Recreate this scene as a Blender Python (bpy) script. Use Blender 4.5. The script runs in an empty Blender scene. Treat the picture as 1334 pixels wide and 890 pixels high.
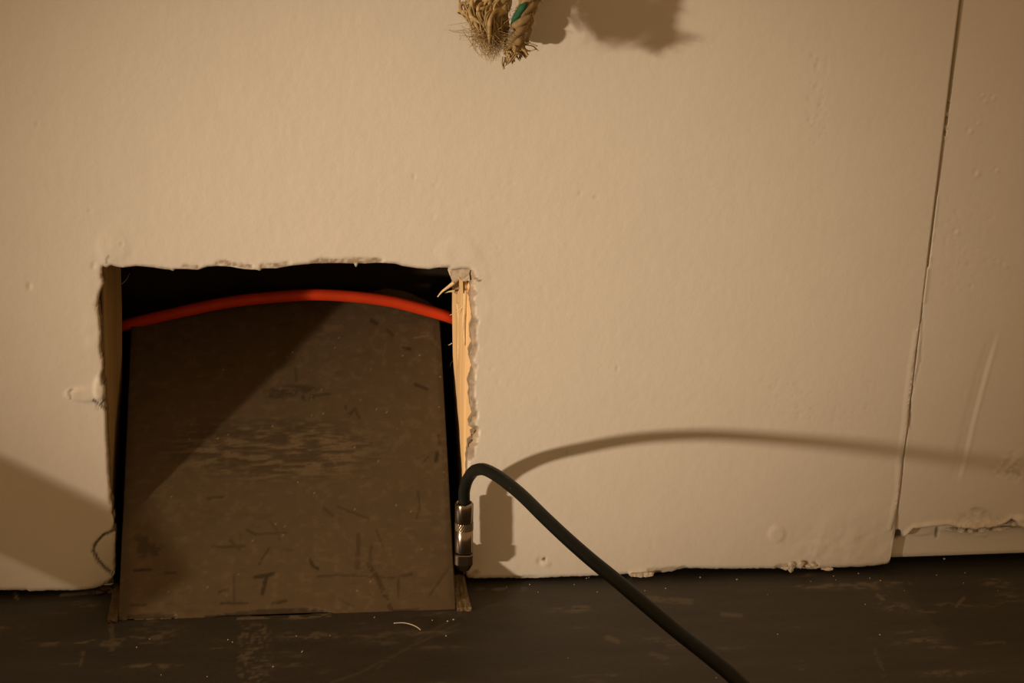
import bpy, bmesh, math, random
import numpy as np
from mathutils import Matrix, Vector

random.seed(7)
rng = np.random.default_rng(11)
S = bpy.context.scene
COL = S.collection

# ------------------------------------------------------------------ camera
F, CX, CY = 2000.0, 667.0, 445.0
R = np.array([[0.9900015684, -0.0083356317, 0.1408098425],
              [-0.1365344160, -0.3073615462, 0.9417469050],
              [0.0354294756, -0.9515563027, -0.3054265135]])      # columns: right, down, forward
CAM = np.array([0.0, -0.95, 0.48286716])
cd = bpy.data.cameras.new('camera')
cam = bpy.data.objects.new('camera', cd)
COL.objects.link(cam)
cd.sensor_fit = 'HORIZONTAL'; cd.sensor_width = 36.0; cd.lens = F * 36.0 / 1334.0
cd.clip_start = 0.01
M = Matrix.Identity(4)
for i in range(3):
    M[i][0] = R[i, 0]; M[i][1] = -R[i, 1]; M[i][2] = -R[i, 2]; M[i][3] = CAM[i]
cam.matrix_world = M
S.camera = cam

# ------------------------------------------------------------------ world, lamp, exposure
S.view_settings.view_transform = 'Standard'
S.view_settings.look = 'None'
S.view_settings.gamma = 1.0
S.view_settings.exposure = 0.0
S.view_settings.use_curve_mapping = False
w = bpy.data.worlds.new('world'); S.world = w
w.use_nodes = True
w.node_tree.nodes['Background'].inputs[0].default_value = (1.0, 0.577, 0.243, 1)
w.node_tree.nodes['Background'].inputs[1].default_value = 0.38
LP = Vector((-2.98, -2.0, 0.36))
ld = bpy.data.lights.new('work_lamp', 'SPOT')
ld.energy = 545.0
ld.color = (1.0, 0.766, 0.54)
ld.spot_size = math.radians(9.4); ld.spot_blend = 1.0
ld.shadow_soft_size = 0.075
lo = bpy.data.objects.new('work_lamp', ld); COL.objects.link(lo)
lo.location = LP
lo.scale = (0.76, 1.22, 1.0)                 # lamp with an oval beam
lo.rotation_euler = (Vector((0.105, 0.0, 0.215)) - LP).to_track_quat('-Z', 'Y').to_euler()

# ------------------------------------------------------------------ helpers
def ray(px, py):
    return R @ np.array([(px - CX) / F, (py - CY) / F, 1.0])
def onY(px, py, Y=0.0):
    r = ray(px, py); return CAM + r * (Y - CAM[1]) / r[1]
def onZ(px, py, Z=0.0):
    r = ray(px, py); return CAM + r * (Z - CAM[2]) / r[2]
def project(P):                       # where a point on a surface falls in the photograph
    c = (P - CAM) @ R
    return CX + F * c[:, 0] / c[:, 2], CY + F * c[:, 1] / c[:, 2]

def hash2(ix, iy, seed):
    n = (ix.astype(np.int64) * 374761393 + iy.astype(np.int64) * 668265263 + seed * 1442695041) & 0x7fffffff
    n = ((n ^ (n >> 13)) * 1274126177) & 0x7fffffff
    n = ((n ^ (n >> 15)) * 2246822519) & 0x7fffffff
    return ((n ^ (n >> 16)) & 0xffff) / 65535.0
def vnoise(x, y, seed=0):
    ix = np.floor(x); iy = np.floor(y); fx = x - ix; fy = y - iy
    fx = fx * fx * (3 - 2 * fx); fy = fy * fy * (3 - 2 * fy)
    a = hash2(ix, iy, seed); b = hash2(ix + 1, iy, seed); c = hash2(ix, iy + 1, seed); d = hash2(ix + 1, iy + 1, seed)
    return (a * (1 - fx) + b * fx) * (1 - fy) + (c * (1 - fx) + d * fx) * fy
def fbm(x, y, seed=0, octv=4):
    s = 0; a = 0.5; t = 0
    for k in range(octv):
        s = s + a * vnoise(x, y, seed + k * 17); t += a; a *= 0.5; x = x * 2.03 + 3.1; y = y * 2.03 + 1.7
    return s / t
def sstep(a, b, x):
    t = np.clip((x - a) / (b - a), 0, 1); return t * t * (3 - 2 * t)
def dist_line(px, py, pts):
    """distance to a polyline, and signed side (+ below/right) of the nearest segment"""
    d = np.full(px.shape, 1e9)
    for (x0, y0), (x1, y1) in zip(pts[:-1], pts[1:]):
        vx, vy = x1 - x0, y1 - y0
        t = np.clip(((px - x0) * vx + (py - y0) * vy) / (vx * vx + vy * vy), 0, 1)
        d = np.minimum(d, np.hypot(px - x0 - t * vx, py - y0 - t * vy))
    return d
def stroke(px, py, pts, width, soft=1.0):
    return 1 - sstep(width * 0.5, width * 0.5 + soft, dist_line(px, py, pts))
def blob(px, py, cx, cy, rx, ry, ang=0.0, soft=0.35):
    c, s = math.cos(ang), math.sin(ang)
    u = ((px - cx) * c + (py - cy) * s) / rx; v = (-(px - cx) * s + (py - cy) * c) / ry
    return 1 - sstep(1 - soft, 1 + soft, np.hypot(u, v))
def inside(px, py, poly):
    r = np.zeros(px.shape, bool); n = len(poly)
    for i in range(n):
        x0, y0 = poly[i]; x1, y1 = poly[(i + 1) % n]
        if y0 == y1: continue
        c = ((y0 > py) != (y1 > py)) & (px < (x1 - x0) * (py - y0) / (y1 - y0) + x0)
        r ^= c
    return r

def link(name, me, parent=None, mat=None):
    o = bpy.data.objects.new(name, me); COL.objects.link(o)
    if parent: o.parent = parent
    if mat: me.materials.append(mat)
    return o
def mesh_np(verts, faces, smooth=True, col=None):
    me = bpy.data.meshes.new('mesh')
    faces = [tuple(int(i) for i in f) for f in faces] if not isinstance(faces, np.ndarray) else faces
    verts = np.asarray(verts, float)
    if isinstance(faces, np.ndarray):
        n, k = faces.shape
        me.vertices.add(len(verts)); me.vertices.foreach_set('co', verts.astype(np.float32).ravel())
        me.loops.add(n * k); me.loops.foreach_set('vertex_index', faces.astype(np.int32).ravel())
        me.polygons.add(n); me.polygons.foreach_set('loop_start', np.arange(0, n * k, k, dtype=np.int32))
        me.update(calc_edges=True); me.validate()
    else:
        me.from_pydata(verts.tolist(), [], faces); me.update()
    me.polygons.foreach_set('use_smooth', [smooth] * len(me.polygons))
    if col is not None:
        a = me.attributes.new('tint', 'FLOAT_COLOR', 'POINT')
        c4 = np.ones((len(verts), 4), np.float32); c4[:, :3] = col
        a.data.foreach_set('color', c4.ravel())
    return me
def label(o, text, cat, group=None):
    o['label'] = text; o['category'] = cat
    if group: o['group'] = group
    return o
def empty(name, loc):
    o = bpy.data.objects.new(name, None); COL.objects.link(o); o.location = loc; o.empty_display_size = 0.02
    return o

class MB:
    def __init__(s): s.v = []; s.f = []
    def box(s, x0, x1, y0, y1, z0, z1):
        b = len(s.v)
        s.v += [(x0, y0, z0), (x1, y0, z0), (x1, y1, z0), (x0, y1, z0), (x0, y0, z1), (x1, y0, z1), (x1, y1, z1), (x0, y1, z1)]
        s.f += [(b + 3, b + 2, b + 1, b), (b + 4, b + 5, b + 6, b + 7), (b, b + 1, b + 5, b + 4), (b + 1, b + 2, b + 6, b + 5), (b + 2, b + 3, b + 7, b + 6), (b + 3, b, b + 4, b + 7)]
    def tube(s, pts, rad, n=12, cap=True):
        pts = np.asarray(pts, float); m = len(pts)
        rad = np.full(m, rad) if np.isscalar(rad) else np.asarray(rad, float)
        tan = np.gradient(pts, axis=0); tan /= np.linalg.norm(tan, axis=1)[:, None] + 1e-12
        ref = np.array([0.31, 0.9, 0.3]); nrm = np.cross(tan[0], ref); nrm /= np.linalg.norm(nrm)
        b = len(s.v)
        for i in range(m):
            nrm = nrm - tan[i] * (nrm @ tan[i]); nrm /= np.linalg.norm(nrm) + 1e-12
            bi = np.cross(tan[i], nrm)
            for k in range(n):
                a = 2 * math.pi * k / n
                s.v.append(tuple(pts[i] + rad[i] * (math.cos(a) * nrm + math.sin(a) * bi)))
        for i in range(m - 1):
            for k in range(n):
                k2 = (k + 1) % n
                s.f.append((b + i * n + k, b + i * n + k2, b + (i + 1) * n + k2, b + (i + 1) * n + k))
        if cap:
            s.f.append(tuple(b + k for k in range(n))[::-1]); s.f.append(tuple(b + (m - 1) * n + k for k in range(n)))
    def lathe(s, prof, n=32, rfun=None):       # profile of (radius, height) along local z, open ends
        b = len(s.v)
        for j, (r, z) in enumerate(prof):
            for k in range(n):
                a = 2 * math.pi * k / n
                rr = r if rfun is None else rfun(r, a, j)
                s.v.append((rr * math.cos(a), rr * math.sin(a), z))
        for j in range(len(prof) - 1):
            for k in range(n):
                k2 = (k + 1) % n
                s.f.append((b + j * n + k, b + j * n + k2, b + (j + 1) * n + k2, b + (j + 1) * n + k))
    def build(s, name, mat, parent=None, smooth=True):
        return link(name, mesh_np(s.v, s.f, smooth), parent, mat)
def catmull(pts, per=8):
    p = np.asarray(pts, float); p = np.vstack([2 * p[0] - p[1], p, 2 * p[-1] - p[-2]]); out = []
    for i in range(1, len(p) - 2):
        for k in range(per):
            t = k / per
            out.append(0.5 * (2 * p[i] + (p[i + 1] - p[i - 1]) * t + (2 * p[i - 1] - 5 * p[i] + 4 * p[i + 1] - p[i + 2]) * t * t + (3 * p[i] - p[i - 1] - 3 * p[i + 1] + p[i + 2]) * t ** 3))
    out.append(p[-2]); return np.array(out)

# ------------------------------------------------------------------ materials
def material(name, color, rough=0.6, metal=0.0, spec=0.4, tint=False, bumps=(), var=0.0, var_scale=60.0, var_stretch=(1, 1, 1), speck=None):
    m = bpy.data.materials.new(name); m.use_nodes = True
    nt = m.node_tree; N = nt.nodes; L = nt.links; P = N['Principled BSDF']
    P.inputs['Roughness'].default_value = rough; P.inputs['Metallic'].default_value = metal
    P.inputs['Specular IOR Level'].default_value = spec
    tc = N.new('ShaderNodeTexCoord')
    if tint:
        a = N.new('ShaderNodeAttribute'); a.attribute_name = 'tint'; src = a.outputs['Color']
    else:
        c = N.new('ShaderNodeRGB'); c.outputs[0].default_value = (*color, 1); src = c.outputs[0]
    if var:
        mp = N.new('ShaderNodeMapping'); mp.inputs['Scale'].default_value = var_stretch; L.new(tc.outputs['Object'], mp.inputs['Vector'])
        nz = N.new('ShaderNodeTexNoise'); nz.inputs['Scale'].default_value = var_scale; nz.inputs['Detail'].default_value = 5
        L.new(mp.outputs[0], nz.inputs['Vector'])
        mr = N.new('ShaderNodeMapRange'); mr.inputs['From Min'].default_value = 0.25; mr.inputs['From Max'].default_value = 0.75
        mr.inputs['To Min'].default_value = 1 - var; mr.inputs['To Max'].default_value = 1 + var
        L.new(nz.outputs['Fac'], mr.inputs['Value'])
        mx = N.new('ShaderNodeVectorMath'); mx.operation = 'SCALE'
        L.new(src, mx.inputs[0]); L.new(mr.outputs[0], mx.inputs['Scale']); src = mx.outputs[0]
    L.new(src, P.inputs['Base Color'])
    prev = None
    for sc, st, dist in bumps:
        nz = N.new('ShaderNodeTexNoise'); nz.inputs['Scale'].default_value = sc; nz.inputs['Detail'].default_value = 4
        L.new(tc.outputs['Object'], nz.inputs['Vector'])
        b = N.new('ShaderNodeBump'); b.inputs['Strength'].default_value = st; b.inputs['Distance'].default_value = dist
        L.new(nz.outputs['Fac'], b.inputs['Height'])
        if prev: L.new(prev.outputs[0], b.inputs['Normal'])
        prev = b
    if prev: L.new(prev.outputs[0], P.inputs['Normal'])
    return m

WALLC = np.array([0.74, 0.70, 0.635])
M_wall = material('wall_paint', WALLC, rough=0.62, spec=0.25, tint=True, bumps=((420, 0.2, 0.0005), (1500, 0.1, 0.0003)), var=0.015, var_scale=35)
M_gyp = material('broken_gypsum', (0.52, 0.44, 0.34), rough=0.9, spec=0.1, bumps=((700, 0.6, 0.001),), var=0.25, var_scale=300)
M_floor = material('floor_paint', (0, 0, 0), rough=0.55, spec=0.3, tint=True, bumps=((90, 0.25, 0.0008), (600, 0.25, 0.0004)), var=0.10, var_scale=240)
M_board = material('board_paint', (0, 0, 0), rough=0.5, spec=0.3, tint=True, bumps=((160, 0.2, 0.0005), (900, 0.2, 0.0003)), var=0.08, var_scale=120)
M_pine = material('pine_wood', (0.74, 0.50, 0.25), rough=0.65, spec=0.25, tint=True, bumps=((300, 0.3, 0.0004),), var=0.10, var_scale=55, var_stretch=(9, 9, 0.6))
M_batten = material('batten_wood', (0.55, 0.36, 0.18), rough=0.7, var=0.2, var_scale=40, var_stretch=(1, 12, 12))
M_dark = material('cavity_dark', (0.030, 0.022, 0.014), rough=0.85, spec=0.1, var=0.3, var_scale=30)
M_black = material('black_rubber', (0.010, 0.0115, 0.0085), rough=0.5, spec=0.22, bumps=((900, 0.15, 0.0002),), var=0.25, var_scale=200)
M_red = material('orange_red_sheath', (0.55, 0.042, 0.007), rough=0.5, spec=0.3, var=0.12, var_scale=80)
M_nickel = material('nickel', (0.36, 0.30, 0.25), rough=0.2, metal=1.0)
M_nut = material('dull_nickel', (0.24, 0.19, 0.15), rough=0.3, metal=1.0)
M_knurl = material('knurled_nickel', (0.46, 0.37, 0.26), rough=0.28, metal=1.0)
M_rope = material('hemp', (0.44, 0.325, 0.165), rough=0.9, spec=0.1, var=0.35, var_scale=260)
M_rope2 = material('hemp_dark', (0.30, 0.215, 0.11), rough=0.9, spec=0.1, var=0.35, var_scale=260)
M_green = material('green_yarn', (0.035, 0.13, 0.075), rough=0.85, spec=0.1, var=0.2, var_scale=300)
M_grey = material('grey_yarn', (0.30, 0.30, 0.25), rough=0.85, spec=0.1, var=0.2, var_scale=300)
M_crumb = material('plaster_crumb', (0.60, 0.54, 0.44), rough=0.9, spec=0.1, var=0.2, var_scale=500)
M_fibre = material('pale_fibre', (0.62, 0.52, 0.38), rough=0.8)
M_split = material('split_pine', (0.80, 0.60, 0.34), rough=0.7, var=0.15, var_scale=300)
M_scuff = material('scuffed_rubber', (0.26, 0.24, 0.19), rough=0.7, var=0.3, var_scale=900)
M_chip = material('painted_chip', (0.66, 0.60, 0.51), rough=0.85, spec=0.1, bumps=((900, 0.5, 0.0006),), var=0.15, var_scale=400)
M_dirt = material('dirty_crumbs', (0.085, 0.06, 0.035), rough=0.95, spec=0.05, var=0.4, var_scale=400)
M_steel = material('steel', (0.35, 0.33, 0.3), rough=0.4, metal=1.0)

# ------------------------------------------------------------------ the main wall with its cut opening
HOLE = [(133, 347), (139, 349), (145, 346), (152, 348), (160, 349), (178, 347), (190, 348), (200, 349), (212, 351), (222, 352), (226, 354), (228, 351), (240, 351), (258, 352),
        (264, 350), (270, 348), (285, 347), (300, 348), (312, 350), (318, 351), (335, 352), (339, 354), (342, 350), (360, 350), (376, 347), (395, 345), (410, 344),
        (440, 343.5), (461, 344), (464, 349), (467, 344), (500, 343), (515, 344), (525, 347), (545, 350), (560, 351), (570, 349), (585, 349), (587, 353), (600, 351), (611, 351),
        (613, 356), (615, 365), (613, 372), (614, 380), (612, 390), (614, 400), (616, 412), (617, 420), (613, 430), (614, 440), (616, 452), (612, 462), (613, 470), (617, 483), (614, 490),
        (611, 500), (613, 512), (612, 520), (614, 532), (617, 546), (611, 556), (620, 562), (619, 566), (614, 569), (616, 576), (611, 580), (609, 600), (608, 640), (607, 700), (606, 738), (609, 756), (609, 800),
        (149, 800), (150, 764), (147, 755), (150, 745), (149.5, 720), (150, 695), (146, 690), (148, 680), (145, 670), (146, 660), (143, 650), (144, 640), (142, 625), (141.5, 600), (139.5, 570), (139, 540), (137, 520),
        (137.5, 505), (134, 499), (132, 490), (135, 480), (133, 465), (131, 450), (132, 435), (130.5, 420), (128, 405), (127, 395), (129, 385), (131, 378), (135, 370), (133, 360)]
BOTTOM = [(-60, 772), (0, 770.5), (35, 770), (37, 772), (60, 770.5), (100, 770), (122, 768), (132, 765), (140, 761), (149, 752), (150, 752), (609, 754), (612, 755), (640, 754), (663, 754), (700, 754), (730, 752.5),
          (760, 751.5), (790, 750), (819, 748.5), (821, 752), (850, 752), (852, 747.5), (880, 745), (893, 742), (905, 741.5), (935, 742), (1000, 741.5), (1015, 742), (1035, 741), (1060, 742), (1080, 739),
          (1095, 740), (1120, 738.5), (1140, 737.5), (1156, 735), (1158, 733), (1161, 732), (1165, 690)]
bx = np.array([onY(*p) for p in BOTTOM])
SEAM_X = 0.4222
X0, X1, ZT = -0.26, SEAM_X, 0.460
STEP = 0.0012

def wall_colours(px, py, X, Z, right=False):
    """paint colour and relief (towards the room, metres) of the plasterboard face; only dirt, chips and cracks"""
    n1 = fbm(X * 60, Z * 60, 3); n2 = fbm(X * 260, Z * 260, 9, 3); n3 = vnoise(X * 700, Z * 700, 21)
    c = np.tile(WALLC, (len(px), 1)); h = 0.0006 * (fbm(X * 14, Z * 14, 5) - .5) + 0.00014 * (n2 - .5)
    h += 0.00005 * (fbm(X * 420, Z * 90, 44, 2) - .5)                        # roller stipple, a little streaky
    dirt = np.zeros(len(px)); crk = np.zeros(len(px)); bare = np.zeros(len(px))
    def crack(pts, width=1.2, depth=0.0005, dark=0.6, lip=0.0003, jit=1.5):
        nonlocal h
        jx = px + jit * (fbm(px / 7, py / 7, 31) - .5) * 2; jy = py + jit * (fbm(px / 7, py / 7, 37) - .5) * 2
        k = stroke(jx, jy, pts, width, 1.4); h = h - depth * k
        h = h + lip * stroke(jx + 2.6, jy - .6, pts, width + 1, 2.5)
        crk[:] = np.maximum(crk, k * dark)
    return c, h, dirt, crk, bare, n1, n2, n3, crack

def wall_main_paint(px, py, X, Z):
    c, h, dirt, crk, bare, n1, n2, n3, crack = wall_colours(px, py, X, Z)
    hole = HOLE
    dl = dist_line(px, py, hole + [hole[0]])
    # rounded, crumbled lip around the cut
    lip = 1 - sstep(0, 2.6, dl + 1.6 * (n2 - .5)); h -= 0.0008 * lip
    edge = (1 - sstep(0.8, 4.2, dl + 3.2 * (n2 - .5))) * (py < 745)
    bare = np.maximum(bare, 0.55 * edge * (n1 > .40))
    right_edge = (px > 600) & (py > 352) & (py < 600)
    bare = np.maximum(bare, np.where(right_edge, 0.9 * (1 - sstep(4.6, 7.0, dl + 7.5 * (n2 - .5))), 0))
    h -= (0.0016 + .0016 * (n3 - .5)) * np.where(right_edge, (1 - sstep(3, 6, dl + 6.5 * (n2 - .5))), 0)
    # peeled paper patches along the top of the cut
    for pts, wd in (([(408, 343), (420, 340), (440, 341), (470, 340), (495, 340)], 6.5), ([(284, 344), (293, 342), (300, 345), (326, 348)], 4.2), ([(240, 347), (258, 348)], 2.5), ([(340, 347), (376, 344)], 3)):
        k = stroke(px, py + 3 * (n2 - .5), pts, wd, 1.6); bare = np.maximum(bare, k * (0.35 + 0.5 * (n3 > .45))); h -= 0.0007 * k
    # crumbled scab low on the right of the cut
    for a in ((614, 571, 8, 6, .5), (617, 566, 7, 3.2, -.35), (612, 580, 5, 6, 0), (618, 579, 3, 3, 0)):
        k = blob(px + 3 * (n2 - .5), py + 3 * (n1 - .5), *a); bare = np.maximum(bare, .95 * k); h -= 0.0010 * k
    # lighter lumpy filler round the corners of the cut
    h += 0.0006 * blob(px, py, 598, 330, 26, 18) * n1 + 0.0007 * blob(px, py, 625, 400, 14, 60) * (n1 - .3)
    h += 0.0009 * blob(px, py, 147, 322, 20, 22) * (n1 - .2) + 0.0010 * blob(px, py, 122, 420, 14, 40) * (n1 - .2)
    crack([(620, 362), (626, 366)], 1.2, .0006, .8); crack([(138, 343), (141, 333)], 1.5, .0005, .5)
    # left: lifted flake with a forked crack at the edge
    h += 0.0013 * blob(px, py, 112, 514, 24, 9) * (.5 + n1) + 0.0012 * blob(px, py, 132, 505, 9, 16)
    crack([(92, 518), (90, 510), (95, 506)], 1.6, .0005, .55); crack([(122, 520), (131, 528), (137, 520)], 1.4, .0009, .95); crack([(131, 528), (140, 534)], 2.2, .001, .9)
    crack([(123, 522), (127, 534)], 1.2, .0003, .3)
    h -= .0005 * blob(px, py, 38, 373, 2.5, 5); h -= .0004 * blob(px, py, 122, 346, 2, 5)
    crack([(119, 396), (130, 412)], 1, .0002, .1)
    # left bottom: half-moon broken piece
    jx = px + 2.2 * (n1 - .5)
    moon = [(148, 692), (134, 698), (124, 709), (121, 719), (127, 731), (137, 742), (147, 749)]
    k = stroke(jx, py, moon, 1.7, 1.6); crk = np.maximum(crk, .92 * k); h -= .0012 * k
    inn = ((px - 150) / 27) ** 2 + ((py - 720) / 27) ** 2 < 1; h -= .0012 * inn
    dirt = np.maximum(dirt, .16 * inn)
    lowl = blob(px, py, 138, 764, 14, 7); dirt = np.maximum(dirt, .75 * lowl * (n2 > .42)); h -= .0012 * lowl * n2
    crack([(88, 765), (98, 761), (104, 764)], 1, .0003, .4); crack([(36, 757), (46, 756)], 1, .0003, .35)
    # bottom lip: chipped and dirty, thin
    zb = np.interp(X, bx[:-1, 0], bx[:-1, 2]); hb = (Z - zb) / 0.00053
    dirt = np.maximum(dirt, .45 * (1 - sstep(.5, 3.5, hb + 3 * (n2 - .5))) * (n1 > .45))
    h -= .0012 * (1 - sstep(0, 5, hb))
    for pts, wd, k0 in (([(846, 744.5), (866, 743.5), (893, 740.5)], 4, .5), ([(670, 752), (700, 752)], 1.5, .4), ([(1013, 739), (1030, 736)], 4, .35), ([(620, 747), (612, 753)], 6, .45)):
        k = stroke(px, py + 2 * (n2 - .5), pts, wd, 1.5); bare = np.maximum(bare, k0 * k); h -= .0008 * k
    # flap folded out near the cable, hole of a fixing, small pits
    h += .0014 * stroke(px, py, [(823, 749), (850, 749)], 4, 1.5)
    for a in ((709, 729, 2.2, 2.2), ): k = blob(px, py, *a); crk = np.maximum(crk, k); h -= .0012 * k
    h -= .0006 * blob(px, py, 703, 731, 3, 4); h += .0005 * blob(px, py, 712, 735, 5, 3)
    crack([(838, 721), (839, 727), (834, 728)], 1, .0005, .35, .0004)
    for q in range(36):
        x = 560 + 120 * rng.random(); y = 225 + 500 * rng.random()
        h -= .00016 * blob(px, py, x, y, 1 + 2.2 * rng.random(), 1 + 2 * rng.random())
    for q in range(14):
        x = 20 + 1000 * rng.random(); y = 60 + 660 * rng.random()
        k = blob(px, py, x, y, 1.4, 1.4 + 2 * rng.random()); h -= .0004 * k; dirt = np.maximum(dirt, .22 * k)
    crack([(660, 452), (663, 457)], 1, .0003, .35); crack([(637, 551), (641, 555), (646, 561)], 1, .0003, .35); crack([(535, 240), (538, 247)], 1, .0003, .3)
    crack([(558, 296), (562, 301)], 1, .0003, .3)
    # right end: pitted column, hairline swells and crumbled foot
    for q in range(46):
        x = 1052 + 26 * rng.random(); y = 70 + 130 * rng.random()
        k = blob(px, py, x, y, .9 + 1.3 * rng.random(), .9 + 1.6 * rng.random()); h -= .00022 * k; dirt = np.maximum(dirt, .12 * k)
    for q in range(90):
        x = 1000 + 150 * rng.random(); y = 490 + 60 * rng.random()
        k = blob(px, py, x, y, .8 + 1.6 * rng.random(), .8 + 1.2 * rng.random()); h -= .00014 * k; dirt = np.maximum(dirt, .07 * k)
    h += .0011 * blob(px, py, 1130, 700, 60, 45) * (.4 + n1) + .0010 * blob(px, py, 1075, 725, 60, 18) * n1
    crack([(1090, 682), (1091, 700), (1094, 710)], 1, .0004, .35); crack([(1051, 698), (1047, 710)], 1, .0003, .25); crack([(1076, 735), (1078, 716), (1083, 710)], 1, .0004, .3)
    crack([(1120, 730), (1134, 718), (1142, 708)], 1, .0004, .25); crack([(1003, 702), (1004, 694), (1010, 688)], 1, .0004, .28, .0006); crack([(1020, 689), (1021, 697), (1014, 704)], 1.4, .0006, .45, .0006)
    h += .0007 * blob(px, py, 1012, 696, 10, 10); crack([(1102, 728), (1112, 727)], 1, .0004, .3)
    for a in ((1048, 735, 6, 5), (1060, 736, 4, 4)): k = blob(px + 3 * (n2 - .5), py, *a); bare = np.maximum(bare, .7 * k); h -= .0012 * k
    # paint skin that bridges the seam lower down: a flaky vertical crack beside it
    sx = np.interp(py, [400, 440, 480, 520, 556, 600, 640, 665, 690], [1199, 1197, 1191, 1187, 1184, 1176, 1175, 1168, 1162])
    seamd = np.abs(px + 2.4 * (n1 - .5) - sx); on = (py > 430) & (py < 690)
    k = on * (1 - sstep(.5, 2.0, seamd)) * (n2 > .36); crk = np.maximum(crk, .55 * k); h -= .0004 * k
    h += .0005 * on * blob(px - sx, py, -4, 560, 4, 160)
    h += (.0012 * (fbm(X * 120, Z * 120, 171, 3) - .45)) * blob(px, py, 1100, 716, 75, 34, 0, .5)
    h *= sstep(X0, X0 + .03, X) * (1 - sstep(ZT - .03, ZT, Z))
    c = c * (1 - .55 * dirt)[:, None]
    gyp = np.array([0.33, 0.245, 0.16]) * (0.35 + 1.3 * n2)[:, None]
    c = c * (1 - bare)[:, None] + gyp * bare[:, None]
    c = c * (1 - crk)[:, None] + np.array([.10, .075, .05]) * crk[:, None]
    return c, h

def build_wall_back():
    nx = int(round((X1 - X0) / STEP)) + 1; nz = int(round(ZT / STEP)) + 1
    xs = np.linspace(X0, X1, nx); t = np.linspace(0, 1, nz)
    zb = np.interp(xs, bx[:, 0], bx[:, 2]) + .0010 * (fbm(xs * 420, xs * 0, 61, 3) - .5)
    Xg = np.repeat(xs[None, :], nz, 0)
    Zg = zb[None, :] + (ZT - zb)[None, :] * t[:, None]
    P = np.stack([Xg.ravel(), np.zeros(nx * nz), Zg.ravel()], 1)
    px, py = project(P)
    idx = np.arange(nx * nz).reshape(nz, nx)
    Q = np.stack([idx[:-1, :-1], idx[:-1, 1:], idx[1:, 1:], idx[1:, :-1]], -1).reshape(-1, 4)
    keep = ~inside(px[Q].mean(1), py[Q].mean(1), HOLE)
    # snap the rim of the opening onto the torn outline
    rim = np.intersect1d(np.unique(Q[~keep]), np.unique(Q[keep]))
    hp = np.array([onY(*p)[[0, 2]] for p in HOLE + [HOLE[0]]])
    for i in rim:
        q = P[i, [0, 2]]; best = 1e9; bp = q
        a = hp[:-1]; d = hp[1:] - a
        tt = np.clip(((q - a) * d).sum(1) / ((d * d).sum(1) + 1e-15), 0, 1); cpt = a + tt[:, None] * d
        dd = np.hypot(*(cpt - q).T); j = dd.argmin()
        if dd[j] < 2.0 * STEP: P[i, 0], P[i, 2] = cpt[j]
    Q = Q[keep]
    col, h = wall_main_paint(*project(P), P[:, 0], P[:, 2])
    P[:, 1] = -h
    # outer rim and its depth: cut faces of the board
    E = np.concatenate([Q[:, [0, 1]], Q[:, [1, 2]], Q[:, [2, 3]], Q[:, [3, 0]]])
    key = np.sort(E, 1); k = key[:, 0].astype(np.int64) * 10000000 + key[:, 1]
    u, first, cnt = np.unique(k, return_index=True, return_counts=True)
    B = E[first[cnt == 1]]
    V = [P]; Cc = [col]; Fs = [Q]; base = len(P)
    bv = np.unique(B); rem = {int(v): j for j, v in enumerate(bv)}
    prev = bv; rings = [0.003, 0.0065, 0.0125]
    Bi = np.array([[rem[int(a)], rem[int(b)]] for a, b in B]); gy = np.array([0.30, 0.235, 0.165])
    prev_ids = bv
    for r_i, yy in enumerate(rings):
        p = P[bv].copy(); jit = vnoise(p[:, 0] * 600 + 5 * r_i, p[:, 2] * 600, 71 + r_i) - .5
        p[:, 1] = yy; p[:, 0] += 0.0010 * jit; p[:, 2] += 0.0006 * jit
        ids = base + np.arange(len(bv)); base += len(bv)
        V.append(p); Cc.append(np.tile(gy, (len(bv), 1)) * (0.75 + .5 * vnoise(p[:, 0] * 500, p[:, 2] * 500, 5 + r_i))[:, None])
        Fs.append(np.stack([prev_ids[Bi[:, 1]], prev_ids[Bi[:, 0]], ids[Bi[:, 0]], ids[Bi[:, 1]]], 1)); prev_ids = ids
    # the rest of the wall out of view
    def rect(x0, x1, z0, z1):
        nonlocal base
        V.append(np.array([(x0, 0, z0), (x1, 0, z0), (x1, 0, z1), (x0, 0, z1)], float)); Cc.append(np.tile(WALLC, (4, 1)))
        Fs.append(np.array([[base, base + 1, base + 2, base + 3]])); base += 4
    rect(-1.8, X0, .0025, ZT); rect(-1.8, X1, ZT, 2.3)
    me = mesh_np(np.vstack(V), np.vstack(Fs), True, np.vstack(Cc))
    o = link('wall_back', me, None, M_wall); o['kind'] = 'structure'
    o['label'] = 'cream painted plasterboard wall with a square hole cut at the floor'
    return o
wall = build_wall_back()

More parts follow.
